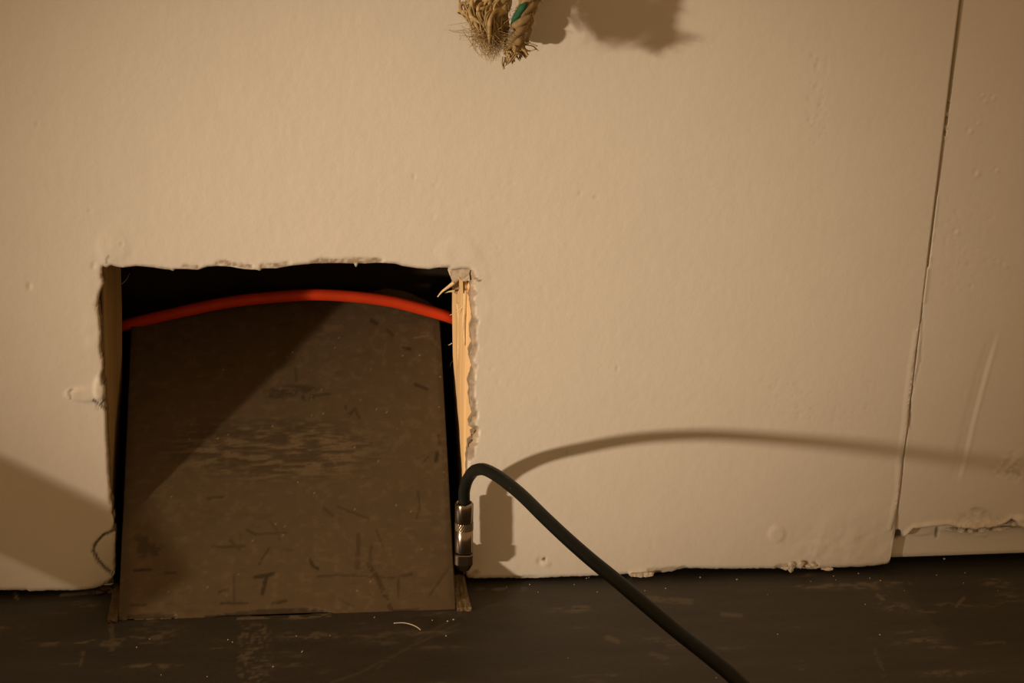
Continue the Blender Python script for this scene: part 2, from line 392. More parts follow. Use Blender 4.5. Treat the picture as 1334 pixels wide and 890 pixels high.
# ------------------------------------------------------------------ right panel beyond the seam, slightly set back
def build_wall_right():
    xa, xb = SEAM_X - 0.0005, 0.60; st = 0.0011
    nx = int((xb - xa) / st); nz = int(ZT / st)
    xs = np.linspace(xa, xb, nx)
    zb = np.interp(xs, [0.42, 0.53], [0.0065, 0.0070])
    t = np.linspace(0, 1, nz); Xg = np.repeat(xs[None, :], nz, 0); Zg = zb[None, :] + (ZT - zb)[None, :] * t[:, None]
    P = np.stack([Xg.ravel(), np.zeros(nx * nz), Zg.ravel()], 1); X, Z = P[:, 0], P[:, 2]
    px, py = project(P)
    c, h, dirt, crk, bare, n1, n2, n3, crack = wall_colours(px, py, X, Z, True)
    back = np.interp(Z, [0, .06, .14, .20, .28, .40, .44], [.0003, .0002, .0002, .0004, .0013, .0025, .0027])
    h -= back
    # open joint along the seam in the upper part
    dx = X - SEAM_X; gap = np.interp(Z, [0, .18, .22, .30, .42], [0, 0, .0006, .0016, .0026])
    g = (dx < gap * (1 + .5 * (n2 - .5))); h = np.where(g, h - .006, h); crk = np.maximum(crk, .55 * g)
    h += .0008 * (1 - sstep(0, .004, dx)) * (n1 > .5) * (Z > .2) * (~g)
    # skin torn off along the foot, the strip under it lies deeper
    tear = np.interp(px, [1160, 1172, 1180, 1190, 1205, 1236, 1250, 1270, 1300, 1312, 1318, 1324, 1340], [694, 703, 699, 690, 688, 685, 689, 690, 687, 682, 677, 684, 690]) + 2.0 * (n1 - .5)
    below = sstep(-1.2, 1.8, py - tear)
    h -= below * .0058
    h += (.0006 + .0012 * n2) * np.exp(-((py - tear + 3) / 3.0) ** 2)
    # lumps of torn filler over the tear
    lump = blob(px + 5 * (n1 - .5), py + 5 * (n2 - .5), 1270, 689, 44, 9) ; h += .0022 * lump * (fbm(X * 500, Z * 500, 87, 3) - .2) * (1 - .5 * below)
    bare = np.maximum(bare, .34 * blob(px + 6 * (n2 - .5), py + 6 * (n1 - .5), 1272, 680, 40, 13) * (n2 > .44))
    lump2 = blob(px + 8 * (n1 - .5), py + 8 * (n2 - .5), 1276, 672, 13, 8); bare = np.maximum(bare, .42 * lump2 * sstep(.40, .62, n2)); h -= .0016 * lump2 * (n2 - .2)
    h += .0024 * blob(px, py, 1328, 682, 11, 9) * (.4 + n2); h += .0018 * blob(px, py, 1200, 697, 18, 5) * n1
    k = blob(px, py, 1317, 682, 6, 3.5, -.7); crk = np.maximum(crk, .8 * k); h -= .003 * k
    k = blob(px, py, 1170, 699, 6, 7); crk = np.maximum(crk, .85 * k * (n1 > .3)); h -= .006 * k
    k = stroke(px, py, [(1225, 693), (1224, 704)], 2, 1); crk = np.maximum(crk, .7 * k); h -= .001 * k
    for a in ((1285, 702, 8, 2.5), (1240, 694, 14, 3)): h += .0012 * blob(px, py, *a) * n2
    # long bowed crease, hair crack, scratches and scabs
    cre = [(1303, 425), (1297, 445), (1285, 487), (1276, 520), (1268, 551), (1262, 575), (1257, 600), (1250, 626)]
    dl = dist_line(px, py, cre); side = px - np.interp(py, [425, 487, 551, 600, 626], [1303, 1285, 1268, 1257, 1250])
    on = sstep(420, 470, py) * (1 - sstep(610, 632, py))
    h -= .0005 * on * np.exp(-((side + 3) / 3.0) ** 2); h += .0004 * on * np.exp(-((side - 2) / 2.2) ** 2)
    h -= .0004 * on * np.exp(-((side + 9) / 5.0) ** 2)
    crack([(1258, 311), (1262, 298), (1260, 290), (1266, 279), (1278, 268), (1291, 260)], .9, .0005, .45, .0002, .8)
    crack([(1284, 258), (1290, 248), (1297, 240)], .7, .0003, .15)
    for q in range(110):
        x = 1228 + 70 * rng.random(); y = 255 + 130 * rng.random(); h -= .00014 * blob(px, py, x, y, .8 + 2 * rng.random(), .8 + 2.2 * rng.random())
    for x, y, rx, ry in ((1266, 172, 2, 3.5), (1282, 125, 2, 2), (1286, 133, 3, 1.6), (1297, 128, 2, 2), (1277, 161, 2, 1.5), (1275, 227, 3, 4), (1301, 223, 2, 2), (1248, 304, 3, 2.4), (1310, 347, 4, 2), (1303, 343, 4, 1.5)):
        h += .0004 * blob(px, py, x, y, rx, ry, .5) - .0003 * blob(px, py, x - 3, y - 2, rx, ry, .5)
    k = blob(px + 10 * (n1 - .5), py + 10 * (n2 - .5), 1320, 609, 24, 18, 0, .6); g2 = fbm(X * 330, Z * 330, 151, 3)
    h += .0016 * k * (g2 - .5); bare = np.maximum(bare, .30 * k * sstep(.52, .7, g2))
    crack([(1302, 607), (1299, 600), (1303, 592)], 1.2, .0007, .4); crack([(1290, 623), (1293, 633)], 2.2, .0012, .6)
    crack([(1318, 612), (1334, 614)], 1.4, .0006, .4)
    sx = np.interp(py, [395, 430, 470, 520, 556], [1201, 1201, 1199, 1186, 1186]); seamd = np.abs(px - sx)
    k = (py < 560) * (py > 395) * (1 - sstep(.4, 1.8, seamd + 1.5 * (n2 - .5))); crk = np.maximum(crk, .35 * k); h -= .0004 * k
    h -= .0009 * (1 - sstep(0, .003, Z - .0068))
    f_ = sstep(xb - .04, xb, X); rest = np.where(below > .5, -.0085, -.0027); h = h * (1 - f_) + rest * f_
    f_ = sstep(ZT - .03, ZT, Z) * (dx > .004); h = h * (1 - f_) - .0027 * f_
    gyp = np.array([0.46, 0.37, 0.27]) * (0.65 + .7 * n2)[:, None]
    c = c * (1 - bare)[:, None] + gyp * bare[:, None]
    c = c * (1 - crk)[:, None] + np.array([.10, .075, .05]) * crk[:, None]
    P[:, 1] = -h
    idx = np.arange(nx * nz).reshape(nz, nx)
    Q = np.stack([idx[:-1, :-1], idx[:-1, 1:], idx[1:, 1:], idx[1:, :-1]], -1).reshape(-1, 4)
    V = [P]; Cc = [c]; Fs = [Q]; base = len(P)
    bot = idx[0]; p = P[bot].copy(); p[:, 1] += .012; V.append(p); Cc.append(np.tile([.3, .25, .19], (nx, 1)))
    ids = base + np.arange(nx); base += nx
    Fs.append(np.stack([bot[1:], bot[:-1], ids[:-1], ids[1:]], 1))
    zt = float(Z[(np.abs(X - X.max()) < 1e-6) & (below < .5)].min())
    for x0, x1, z0, z1, yy in ((xb - .0012, 1.8, .0065, zt, .0085), (xb - .0012, 1.8, zt, ZT, .0027), (xa + .004, 1.8, ZT, 2.3, .0027)):
        V.append(np.array([(x0, yy, z0), (x1, yy, z0), (x1, yy, z1), (x0, yy, z1)], float)); Cc.append(np.tile(WALLC, (4, 1)))
        Fs.append(np.array([[base, base + 1, base + 2, base + 3]])); base += 4
    o = link('wall_right', mesh_np(np.vstack(V), np.vstack(Fs), True, np.vstack(Cc)), None, M_wall); o['kind'] = 'structure'
    o['label'] = 'cream wall panel right of the vertical seam, torn along its foot'
    return o
wall_r = build_wall_right()

# ------------------------------------------------------------------ floor
def floor_grid(xa, xb, ya, yb, st):
    nx = max(2, int((xb - xa) / st)); ny = max(2, int((yb - ya) / st))
    Xg, Yg = np.meshgrid(np.linspace(xa, xb, nx), np.linspace(ya, yb, ny))
    P = np.stack([Xg.ravel(), Yg.ravel(), np.zeros(nx * ny)], 1); X, Y = P[:, 0], P[:, 1]
    px, py = project(P); far = (Y < -.30) | (np.abs(X) > 1.0); px = np.where(far, -999., px); py = np.where(far, 1500., py)
    n1 = fbm(X * 22, Y * 90, 101); n2 = fbm(X * 160, Y * 420, 107, 3); n3 = fbm(X * 7, Y * 7, 113, 2)
    base_c = np.array([.058, .053, .045]); c = np.tile(base_c, (len(P), 1)) * (.74 + .5 * n1)[:, None]
    worn = np.zeros(len(P)); dark = np.zeros(len(P))
    worn = np.maximum(worn, .35 * sstep(.60, .80, n1) * sstep(.45, .62, n2))
    # woven scuff in front of the board
    box = sstep(307, 313, px) * (1 - sstep(342, 360, px)) * sstep(808, 818, py) * (1 - sstep(925, 950, py))
    weave = np.maximum(sstep(.25, .8, np.sin(py * 1.15 + 4 * n1)), sstep(.1, .7, np.sin(px * .8 + 4 * n2))) * sstep(.30, .55, n2)
    worn = np.maximum(worn, .40 * box * sstep(.50, .72, .55 * fbm(X * 900, Y * 260, 131, 2) + .45 * fbm(X * 240, Y * 900, 139, 2) + .05 * weave))
    worn = np.maximum(worn, .30 * (py < 900) * sstep(350, 380, px) * (1 - sstep(420, 440, px)) * (1 - sstep(3, 7, np.abs(py - 829))) * (n2 > .5))
    for pts, wd, k in (([(598, 812), (520, 850), (470, 876), (430, 890)], 1.2, .13), ([(560, 830), (520, 850), (490, 872)], 1, .12), ([(600, 800), (540, 836)], 1, .1), ([(1143, 775), (1152, 782)], 2, .35), ([(1246, 790), (1256, 778)], 1.5, .3),
                       ([(1140, 848), (1155, 885)], 3, .15), ([(1270, 838), (1310, 837)], 1.5, .2), ([(745, 793), (765, 792)], 5, .28), ([(845, 780), (900, 784)], 6, .22), ([(940, 800), (965, 802)], 3, .25), ([(790, 830), (805, 836)], 4, .28), ([(870, 842), (892, 841)], 4, .2), ([(848, 852), (868, 858)], 4, .2),
                       ([(135, 770), (80, 775)], 2.5, .4), ([(20, 772), (22, 780)], 1, .6), ([(145, 815), (146, 850)], 4, .2), ([(105, 866), (108, 850)], 3, .25)):
        worn = np.maximum(worn, k * stroke(px, py, pts, wd, 2) * (n2 > .34))
    worn = np.maximum(worn, .55 * stroke(px, py, [(310, 806), (330, 805), (360, 804), (395, 804), (430, 801)], 2.4, 1.5) * (n2 > .40))
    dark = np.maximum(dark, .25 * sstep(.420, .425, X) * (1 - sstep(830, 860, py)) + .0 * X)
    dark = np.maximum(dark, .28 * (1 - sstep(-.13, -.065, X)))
    dark = np.maximum(dark, .45 * sstep(-.022, -.004, Y))  # shade along the wall foot, painted into the floor colour
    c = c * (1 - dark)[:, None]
    c = c * (1 - worn)[:, None] + np.array([.30, .235, .15]) * worn[:, None]
    P[:, 2] = .0002 * (n1 - .5) - .0001
    idx = np.arange(nx * ny).reshape(ny, nx)
    return P, c, np.stack([idx[:-1, :-1], idx[:-1, 1:], idx[1:, 1:], idx[1:, :-1]], -1).reshape(-1, 4)
def build_floor():
    V = []; Cc = []; Fs = []; b = 0
    for args in ((-.27, .60, -.20, .03, .0016), (-1.8, -.27, -2.6, .2, .012), (.60, 1.8, -2.6, .2, .012), (-.27, .60, -2.6, -.20, .010), (-.27, .60, .03, .2, .006)):
        P, c, Q = floor_grid(*args); V.append(P); Cc.append(c); Fs.append(Q + b); b += len(P)
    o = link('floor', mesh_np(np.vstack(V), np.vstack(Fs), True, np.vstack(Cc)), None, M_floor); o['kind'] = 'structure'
    return o
floor = build_floor()

# ------------------------------------------------------------------ dark cavity behind the wall
m = MB(); m.box(-1.8, 1.8, .150, .165, 0, 2.3)
o = m.build('wall_rear', M_dark, None, False); o['kind'] = 'structure'
m = MB(); m.box(-1.8, 1.8, .0135, .150, 2.28, 2.3); m.box(-1.82, -1.8, .0, .165, 0, 2.3); m.box(1.8, 1.82, .003, .165, 0, 2.3)
o = m.build('light_cap_1', M_dark, None, False); o['kind'] = 'structure'  # unseen caps added to keep ambient light out of the cavity

# studs: inner faces show in the opening
def stud(front, back, outer, sgn, lbl, base):
    zs = np.linspace(.0, 1.0, 60); zs = np.concatenate([np.linspace(0, .26, 90), np.linspace(.3, 2.27, 5)])
    ys = np.concatenate([np.linspace(.0132, .091, 22)])
    V = []; Cc = []
    for z in zs:
        for y in ys:
            t = (y - ys[0]) / (ys[-1] - ys[0])
            x = np.interp(z, *front) * (1 - t) + np.interp(z, *back) * t
            n = fbm(np.array([y * 260]), np.array([z * 7]), 55)[0]; g = vnoise(np.array([y * 700.]), np.array([z * 9.]), 58)[0]
            x += sgn * (.0009 * (n - .5) - .0010 * (t < .02 or t > .98))
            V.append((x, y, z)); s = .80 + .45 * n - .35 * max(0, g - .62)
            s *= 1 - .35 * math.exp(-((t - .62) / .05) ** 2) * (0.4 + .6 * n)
            Cc.append(np.array(base) * s)
    ny = len(ys); nz = len(zs); F_ = []
    for i in range(nz - 1):
        for j in range(ny - 1):
            q = (i * ny + j, i * ny + j + 1, (i + 1) * ny + j + 1, (i + 1) * ny + j); F_.append(q if sgn < 0 else q[::-1])
    b = len(V)
    for z in zs: V.append((outer, ys[0], z)); V.append((outer, ys[-1], z)); Cc += [np.array(base)] * 2
    for i in range(nz - 1):
        a0 = i * ny; a1 = (i + 1) * ny
        F_.append((a0, a1, b + 2 * (i + 1), b + 2 * i)); F_.append((a0 + ny - 1, b + 2 * i + 1, b + 2 * (i + 1) + 1, a1 + ny - 1)); F_.append((b + 2 * i, b + 2 * (i + 1), b + 2 * (i + 1) + 1, b + 2 * i + 1))
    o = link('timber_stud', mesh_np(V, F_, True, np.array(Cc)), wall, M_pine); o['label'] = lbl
    return o
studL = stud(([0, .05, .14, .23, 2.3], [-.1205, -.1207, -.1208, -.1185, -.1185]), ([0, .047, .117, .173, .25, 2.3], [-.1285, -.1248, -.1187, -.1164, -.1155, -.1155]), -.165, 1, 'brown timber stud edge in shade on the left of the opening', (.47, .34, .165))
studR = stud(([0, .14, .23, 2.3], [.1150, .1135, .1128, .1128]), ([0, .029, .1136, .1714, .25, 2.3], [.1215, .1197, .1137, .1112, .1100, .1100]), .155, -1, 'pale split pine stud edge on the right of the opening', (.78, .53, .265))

for x0, x1 in ((-1.79, -.130), (.124, 1.79)):
    m = MB(); m.box(x0, x1, .036, .0905, .0, .038); o = m.build('gap_light_block', M_batten, wall, False)  # added boards behind the wall, unseen, stopping light under its lower edge
# broken bits of plasterboard and splinters, parts of the wall
def chunk(name, loc, size, mat, parent, seed, sub=2, flat=1.0):
    bm = bmesh.new(); bmesh.ops.create_icosphere(bm, subdivisions=sub, radius=1.0); r = random.Random(seed)
    ph = [r.random() * 6 for _ in range(6)]
    for v in bm.verts:
        k = 1 + .22 * math.sin(3.1 * v.co.x + ph[0]) + .2 * math.sin(4.3 * v.co.y + ph[1]) + .2 * math.sin(3.7 * v.co.z + ph[2]) + .15 * (r.random() - .5)
        v.co = Vector((v.co.x * size[0], v.co.y * size[1], v.co.z * size[2])) * k
    me = bpy.data.meshes.new('mesh'); bm.to_mesh(me); bm.free()
    for p in me.polygons: p.use_smooth = False
    o = link(name, me, parent, mat); o.location = loc
    return o
def slab(name, poly_px, y0, y1, mat, parent, seed=0, step=2.5):
    """a ragged scrap of board between two depths, outline given on the wall face"""
    r = random.Random(seed); pts = []
    n = len(poly_px)
    for i in range(n):
        a, b = poly_px[i], poly_px[(i + 1) % n]; L_ = math.hypot(b[0] - a[0], b[1] - a[1]); k = max(1, int(L_ / step))
        for j in range(k): pts.append((a[0] + (b[0] - a[0]) * j / k + r.uniform(-.6, .6), a[1] + (b[1] - a[1]) * j / k + r.uniform(-.6, .6)))
    V = []; m = len(pts)
    for y in (y0, y1):
        for p in pts: q = onY(*p, y0); V.append((q[0], y + r.uniform(-.0003, .0003), q[2]))
    Fc = [tuple(range(m)), tuple(range(2 * m - 1, m - 1, -1))] + [(i, (i + 1) % m, m + (i + 1) % m, m + i)[::-1] for i in range(m)]
    me = mesh_np(V, Fc, False); o = link(name, me, parent, mat)
    bm = bmesh.new(); bm.from_mesh(me); bmesh.ops.recalc_face_normals(bm, faces=bm.faces); bmesh.ops.triangulate(bm, faces=[f for f in bm.faces if len(f.verts) > 4]); bm.to_mesh(me); bm.free()
    return o
M_gypl = material('grey_gypsum', (0.60, 0.52, 0.40), rough=0.9, spec=0.1, bumps=((500, 0.5, 0.0008),), var=0.22, var_scale=400)
M_pink = material('brown_paper', (0.47, 0.31, 0.20), rough=0.9, spec=0.1, var=0.15, var_scale=200)
o = slab('plaster_chunk', [(585, 349), (612, 350), (612, 366), (604, 367), (598, 363), (590, 368), (586, 358)], .0015, .0125, M_gypl, wall, 1); o['label'] = 'grey broken plasterboard scrap at the upper right corner of the opening'
o = slab('paper_scrap', [(588, 366), (598, 365), (598, 376), (596, 384), (590, 380)], .0115, .0129, M_pink, wall, 2); o['label'] = 'brown torn paper scrap under the corner chunk'
m = MB()
def px3(pts, Y): return [onY(x, y, Y if np.isscalar(Y) else Y[i]) for i, (x, y) in enumerate(pts)]
def splinter(pts, Y, r, nm='splinter', mat=None, par=None):
    m = MB(); c = catmull(px3(pts, Y), 5); m.tube(c, np.linspace(r, r * .25, len(c)), 5); return m.build(nm, mat or M_split, par or studR)
splinter([(592, 368), (584, 374), (576, 380), (570, 387)], .008, .0015)
splinter([(593, 379), (585, 380), (579, 382)], .010, .0009)
splinter([(604, 398), (598, 404), (586, 411)], .035, .0007)
splinter([(589, 447), (586, 449), (584, 450)], .085, .0004)
splinter([(590, 470), (587, 474), (586, 479)], .088, .0003)
splinter([(596, 395), (598, 420), (597, 450), (596, 480)], .055, .0010)
splinter([(606, 360), (606, 395), (604, 420), (605, 450)], .016, .0018)
splinter([(159, 370), (165, 364), (169, 356)], .07, .00025, 'fibre', M_fibre, studL)
for i, (x, y, s) in enumerate(((1044, 735, .0036), (1054, 737, .0022), (1060, 736, .0024), (1077, 741, .0028), (1031, 738, .0036), (1024, 740, .0026))):
    p = onY(x, y, -.0002); chunk('plaster_chunk', p, (s * (1.5 if i % 2 else .8), .0022, s * (.5 if i % 2 else .9)), M_chip, wall, 40 + i, 2)
o = slab('paper_scrap', [(820, 748), (851, 746), (851, 751), (836, 752), (822, 752)], -.0030, -.0018, M_crumb, wall, 6)
for i, (x, y, s) in enumerate(((1252, 691, .0030), (1264, 692, .0026), (1281, 690, .0030), (1299, 689, .0026), (1240, 690, .0022), (1310, 688, .0022), (1322, 681, .0042))):
    p = onY(x, y, .0028); chunk('plaster_chunk', p, (s * 1.3, .0026, s * .55), M_chip, wall_r, 90 + i)
for i, (x, y, s) in enumerate(((138, 768, .0036), (146, 770, .0030), (130, 771, .0024), (150, 763, .0030))):
    p = onZ(x, y, .0012); chunk('plaster_chunk', p, (s, .0030, s * .6), M_dirt, wall, 120 + i)

# ------------------------------------------------------------------ leaning grey board in the opening
PHI = math.radians(41.0); BY = -.038
def onB(px, py):
    n = np.array([0, math.cos(PHI), -math.sin(PHI)]); p0 = np.array([0, BY, 0]); r = ray(px, py)
    return CAM + r * (((p0 - CAM) @ n) / (r @ n))
def build_board():
    root = empty('leaning_board', (0, BY, 0))
    label(root, 'scuffed dark grey sheet leaning back inside the square wall opening', 'board')
    st = .001; xa, xb = -.1135, .1055; Ltop = .235
    nx = int((xb - xa) / st); ns = int(Ltop / st)
    xs = np.linspace(xa, xb, nx); s0 = np.zeros(nx)
    t = np.linspace(0, 1, ns)
    Xg = np.repeat(xs[None, :], ns, 0)
    Lx = np.array([onB(x_, y_) for x_, y_ in ((150, 412), (180, 412), (230, 405), (300, 393), (375, 386), (430, 385), (478, 388), (490, 378), (505, 375), (530, 379), (555, 390), (572, 401), (600, 406))])
    lx = np.interp(xs, Lx[:, 0], Lx[:, 2]) / math.cos(PHI)            # broken, uneven top edge
    Sg = t[:, None] * lx[None, :]
    # slightly narrower towards the top like the photo
    wid = 1 - .015 * Sg / Ltop; Xg = Xg * wid
    X = Xg.ravel(); Sd = Sg.ravel()
    ca, sa = math.cos(PHI), math.sin(PHI)
    P = np.stack([X, BY + Sd * sa, Sd * ca], 1); px, py = project(P)
    n1 = fbm(X * 40, Sd * 60, 201); n2 = fbm(X * 220, Sd * 300, 207, 3); n3 = fbm(X * 90, Sd * 500, 211, 3); n4 = fbm(X * 9, Sd * 9, 219, 2)
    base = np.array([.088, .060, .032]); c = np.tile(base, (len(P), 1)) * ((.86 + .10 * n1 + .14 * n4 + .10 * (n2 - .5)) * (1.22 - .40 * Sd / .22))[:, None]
    h = .0003 * (n1 - .5); dark = np.zeros(len(P)); lite = np.zeros(len(P)); brown = np.zeros(len(P))
    # rough darker band of scratches
    band = blob(px, py, 355, 585, 135, 40, 0, .35); dark = np.maximum(dark, .34 * band * sstep(.42, .58, n3)); lite = np.maximum(lite, .12 * band * (n3 < .38)); h += .0005 * band * (n3 - .5)
    dark = np.maximum(dark, .12 * sstep(.55, .75, n1) * sstep(.40, .6, n3))
    def mark(pts, wd, k, br=False, thr=.0):
        m_ = k * stroke(px + 1.5 * (n1 - .5), py + 1.5 * (n2 - .5), pts, wd, 1.6) * (n2 > thr)
        if br: brown[:] = np.maximum(brown, m_)
        else: dark[:] = np.maximum(dark, m_)
    mark([(467, 696), (467, 712), (466, 740)], 3.2, .55, True); mark([(466, 722), (466, 739)], 6, .5, True)
    mark([(404, 730), (408, 738), (414, 741)], 3, .6)
    mark([(481, 735), (484, 741), (490, 749), (495, 760), (500, 771), (505, 785), (510, 795)], 5, .72, True, .38); mark([(484, 712), (482, 728), (485, 740)], 2.5, .5, True, .35)
    mark([(332, 752), (356, 748)], 3.5, .62); mark([(348, 750), (345, 760), (342, 773)], 3.6, .62)
    mark([(305, 750), (305, 784)], 1.6, .4); mark([(288, 786), (322, 786)], 1.8, .55); mark([(356, 786), (372, 783)], 3, .5); mark([(285, 772), (297, 768)], 2, .4)
    mark([(176, 743), (196, 742)], 2.2, .6); mark([(215, 747), (228, 746)], 2, .4); mark([(170, 789), (190, 788)], 1.8, .4)
    for a in ((188, 712, 9, 14, .2), (205, 716, 12, 8, .3), (182, 700, 8, 4, 0)): dark = np.maximum(dark, .45 * blob(px + 8 * (n2 - .5), py + 8 * (n1 - .5), *a) * (n2 > .42))
    mark([(271, 650), (292, 647)], 2.2, .4); mark([(276, 713), (318, 712)], 1.8, .4); mark([(322, 690), (332, 696)], 2.6, .45); mark([(334, 696), (372, 694)], 1.4, .3)
    mark([(350, 714), (338, 735)], 1.3, .4); mark([(365, 705), (360, 690), (352, 680)], 1, .3); mark([(300, 704), (312, 716)], 1.4, .4)
    mark([(422, 662), (434, 672)], 2.4, .4); mark([(440, 660), (480, 676)], 1.2, .35); mark([(520, 752), (536, 748)], 3, .4); mark([(519, 752), (519, 780)], 1.6, .4); mark([(414, 751), (440, 749), (470, 751), (515, 753)], 1.6, .35)
    mark([(544, 640), (547, 660), (543, 675)], 1.2, .4); mark([(550, 605), (558, 595)], 1.2, .3); mark([(570, 590), (568, 600)], 3.5, .6); mark([(572, 568), (573, 578)], 3, .45); mark([(541, 501), (556, 507)], 2.5, .5)
    mark([(430, 775), (460, 790)], 1.2, .25); mark([(560, 775), (585, 740)], 1.4, .35); mark([(490, 690), (500, 715)], 1.3, .3)
    for a in ((380, 508, 34, 6, -.05), (365, 515, 18, 5, 0), (400, 518, 10, 4, 0)): dark = np.maximum(dark, .45 * blob(px + 8 * (n1 - .5), py + 6 * (n2 - .5), *a) * (n2 > .36))
    mark([(385, 480), (386, 497)], 1.4, .3); mark([(450, 530), (455, 542), (462, 532), (468, 545)], 2.4, .4, thr=.4); mark([(405, 516), (430, 513)], 2, .35)
    mark([(484, 418), (490, 421)], 4, .5); mark([(505, 430), (512, 437)], 2.6, .35); mark([(526, 453), (534, 455)], 3, .5); mark([(566, 425), (567, 445)], 1.4, .3)
    lite = np.maximum(lite, .05 * sstep(.60, .72, n2))
    for q in range(60):
        x, y = 200 + 380 * rng.random(), 430 + 360 * rng.random(); lite = np.maximum(lite, .55 * blob(px, py, x, y, .8, .8))
    for q in range(70):
        x, y = 185 + 390 * rng.random(), 420 + 375 * rng.random(); L_ = rng.gamma(2, 9); an = rng.choice([0, 0, 0, .12, -.2, 1.4, .8, -.9]) + .2 * rng.normal(); k = rng.random()
        m_ = (.06 + .20 * k * k) * stroke(px + 2 * (n1 - .5), py + 2 * (n2 - .5), [(x, y), (x + L_ * math.cos(an), y + L_ * math.sin(an))], .5 + .8 * rng.random(), 1.2)
        if rng.random() < .7: dark = np.maximum(dark, m_)
        else: lite = np.maximum(lite, .6 * m_)
    # chipped bottom edge
    chip = stroke(px, py, [(286, 806), (300, 803), (330, 799), (360, 797), (400, 796), (420, 799), (432, 803)], 6.5, 1.2); dark = np.maximum(dark, .52 * chip); h -= .0016 * chip
    chip = stroke(px, py, [(168, 805), (200, 802), (226, 803)], 5, 1.2); dark = np.maximum(dark, .45 * chip); h -= .0012 * chip
    mark([(268, 804), (300, 803)], 1.5, .7); mark([(512, 796), (545, 794)], 2, .5)
    lite = np.maximum(lite, .5 * stroke(px, py, [(320, 804.5), (345, 803.5), (380, 803), (400, 802)], 1.8, 1.2) * (n2 > .42))
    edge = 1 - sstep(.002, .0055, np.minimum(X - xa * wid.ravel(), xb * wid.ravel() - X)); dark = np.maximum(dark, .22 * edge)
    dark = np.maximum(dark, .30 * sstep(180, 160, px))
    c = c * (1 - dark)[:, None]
    c = c * (1 - brown)[:, None] + np.array([.045, .026, .010]) * brown[:, None]
    c = c * (1 - lite)[:, None] + np.array([.38, .29, .17]) * lite[:, None]
    P[:, 1] -= h * ca; P[:, 2] += h * sa
    lowest = Sd < .0015; P[lowest, 2] = np.maximum(P[lowest, 2], .0)
    idx = np.arange(nx * ns).reshape(ns, nx)
    Q = np.stack([idx[:-1, :-1], idx[:-1, 1:], idx[1:, 1:], idx[1:, :-1]], -1).reshape(-1, 4)
    # thickness
    V = [P]; Cc = [c]; Fs = [Q]
    T = .006
    ring = np.concatenate([idx[0, :-1], idx[:-1, -1], idx[-1, :0:-1], idx[:0:-1, 0]])
    p = P[ring].copy(); p[:, 1] += T * ca; p[:, 2] = np.maximum(p[:, 2] - T * sa, 0.0)
    ids = len(P) + np.arange(len(ring)); V.append(p); Cc.append(c[ring] * .8)
    r2 = np.roll(ring, -1); i2 = np.roll(ids, -1)
    Fs.append(np.stack([r2, ring, ids, i2], 1))
    b = len(P) + len(ring); q = len(ring)
    cor = [0, nx - 1, nx - 1 + ns - 1, 2 * (nx - 1) + ns - 1]
    Fs.append(np.array([[ids[cor[3]], ids[cor[2]], ids[cor[1]], ids[cor[0]]]]))
    V = np.vstack(V) - np.array([0, BY, 0])
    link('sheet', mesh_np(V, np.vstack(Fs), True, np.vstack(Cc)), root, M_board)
    # low wooden side strips at the foot of the board
    def strip(x0, x1, y0, y1, h0, colr, lbl, seed):
        bm = bmesh.new(); bmesh.ops.create_cube(bm, size=1.0); bmesh.ops.subdivide_edges(bm, edges=bm.edges, cuts=5, use_grid_fill=True); r = random.Random(seed)
        for v in bm.verts:
            u = (v.co.x + .5, v.co.y + .5, v.co.z + .5)
            v.co = Vector((x0 + (x1 - x0) * u[0], y0 + (y1 - y0) * u[1] - BY, h0 * u[2] * (1 - .35 * (1 - u[1]) ** 3)))
            v.co.x += r.uniform(-.0005, .0005); v.co.y += r.uniform(-.0006, .0006)
            if u[2] > .01: v.co.z += r.uniform(-.0005, .0003)
        me = bpy.data.meshes.new('mesh'); bm.to_mesh(me); bm.free()
        o = link('side_strip', me, root, material('strip_wood_%d' % seed, colr, rough=.85, spec=.1, bumps=((400, .5, .0008),), var=.35, var_scale=160)); o['label'] = lbl
    strip(.1060, .1150, -.041, .004, .0045, (.19, .145, .085), 'tan bare strip at the lower right corner of the board', 3)
    strip(-.1200, -.1140, -.040, .004, .0040, (.105, .075, .045), 'brown bare strip at the lower left corner of the board', 4)
    return root
board = build_board()

# ------------------------------------------------------------------ orange-red cable across the opening
m = MB()
pts = [(-.30, .122, .075), (-.22, .118, .112), (-.165, .112, .138), (-.1174, .103, .1555), (-.0806, .097, .1664), (-.0436, .095, .1747), (-.0038, .0945, .1790), (.0257, .0945, .1796), (.0634, .095, .1755), (.0908, .0955, .1685), (.1129, .0975, .1610), (.145, .106, .146), (.21, .118, .110), (.28, .122, .07)]
c = catmull(pts, 8)
m.tube(c, .0041, 16)
red = label(m.build('red_cable', M_red), 'orange-red cable arching across the top of the dark wall opening', 'cable')

# ------------------------------------------------------------------ black cable with metal jack plug
plug_top = np.array([.1117, -.0150, .0672]); plug_bot = np.array([.1124, -.0158, .0208])
root = empty('black_cable', tuple(plug_bot)); label(root, 'black cable with shiny metal jack plug bending out beside the wall opening', 'cable')
ROOT = plug_bot
cp = [plug_top + np.array([0, 0, -.006]), plug_top + np.array([-.0002, -.0006, .003]), (.1112, -.0176, .0768), (.1122, -.0232, .0865), onY(616, 615, -.034), onY(622, 612, -.050), onY(630, 611.5, -.066), onY(640, 615.5, -.081), onY(655, 625, -.098), onY(680, 645.5, -.120),
      (.1430, -.1460, .1148), (.1530, -.1680, .1110), (.1630, -.1870, .1072), (.1730, -.2050, .1040), (.1850, -.2280, .1000), (.1970, -.2510, .0962), (.2075, -.2740, .0945), (.2180, -.2980, .0920), (.232, -.335, .084), (.262, -.42, .045), (.30, -.50, .010), (.36, -.60, .0040), (.50, -.72, .0040), (.75, -.82, .0040)]
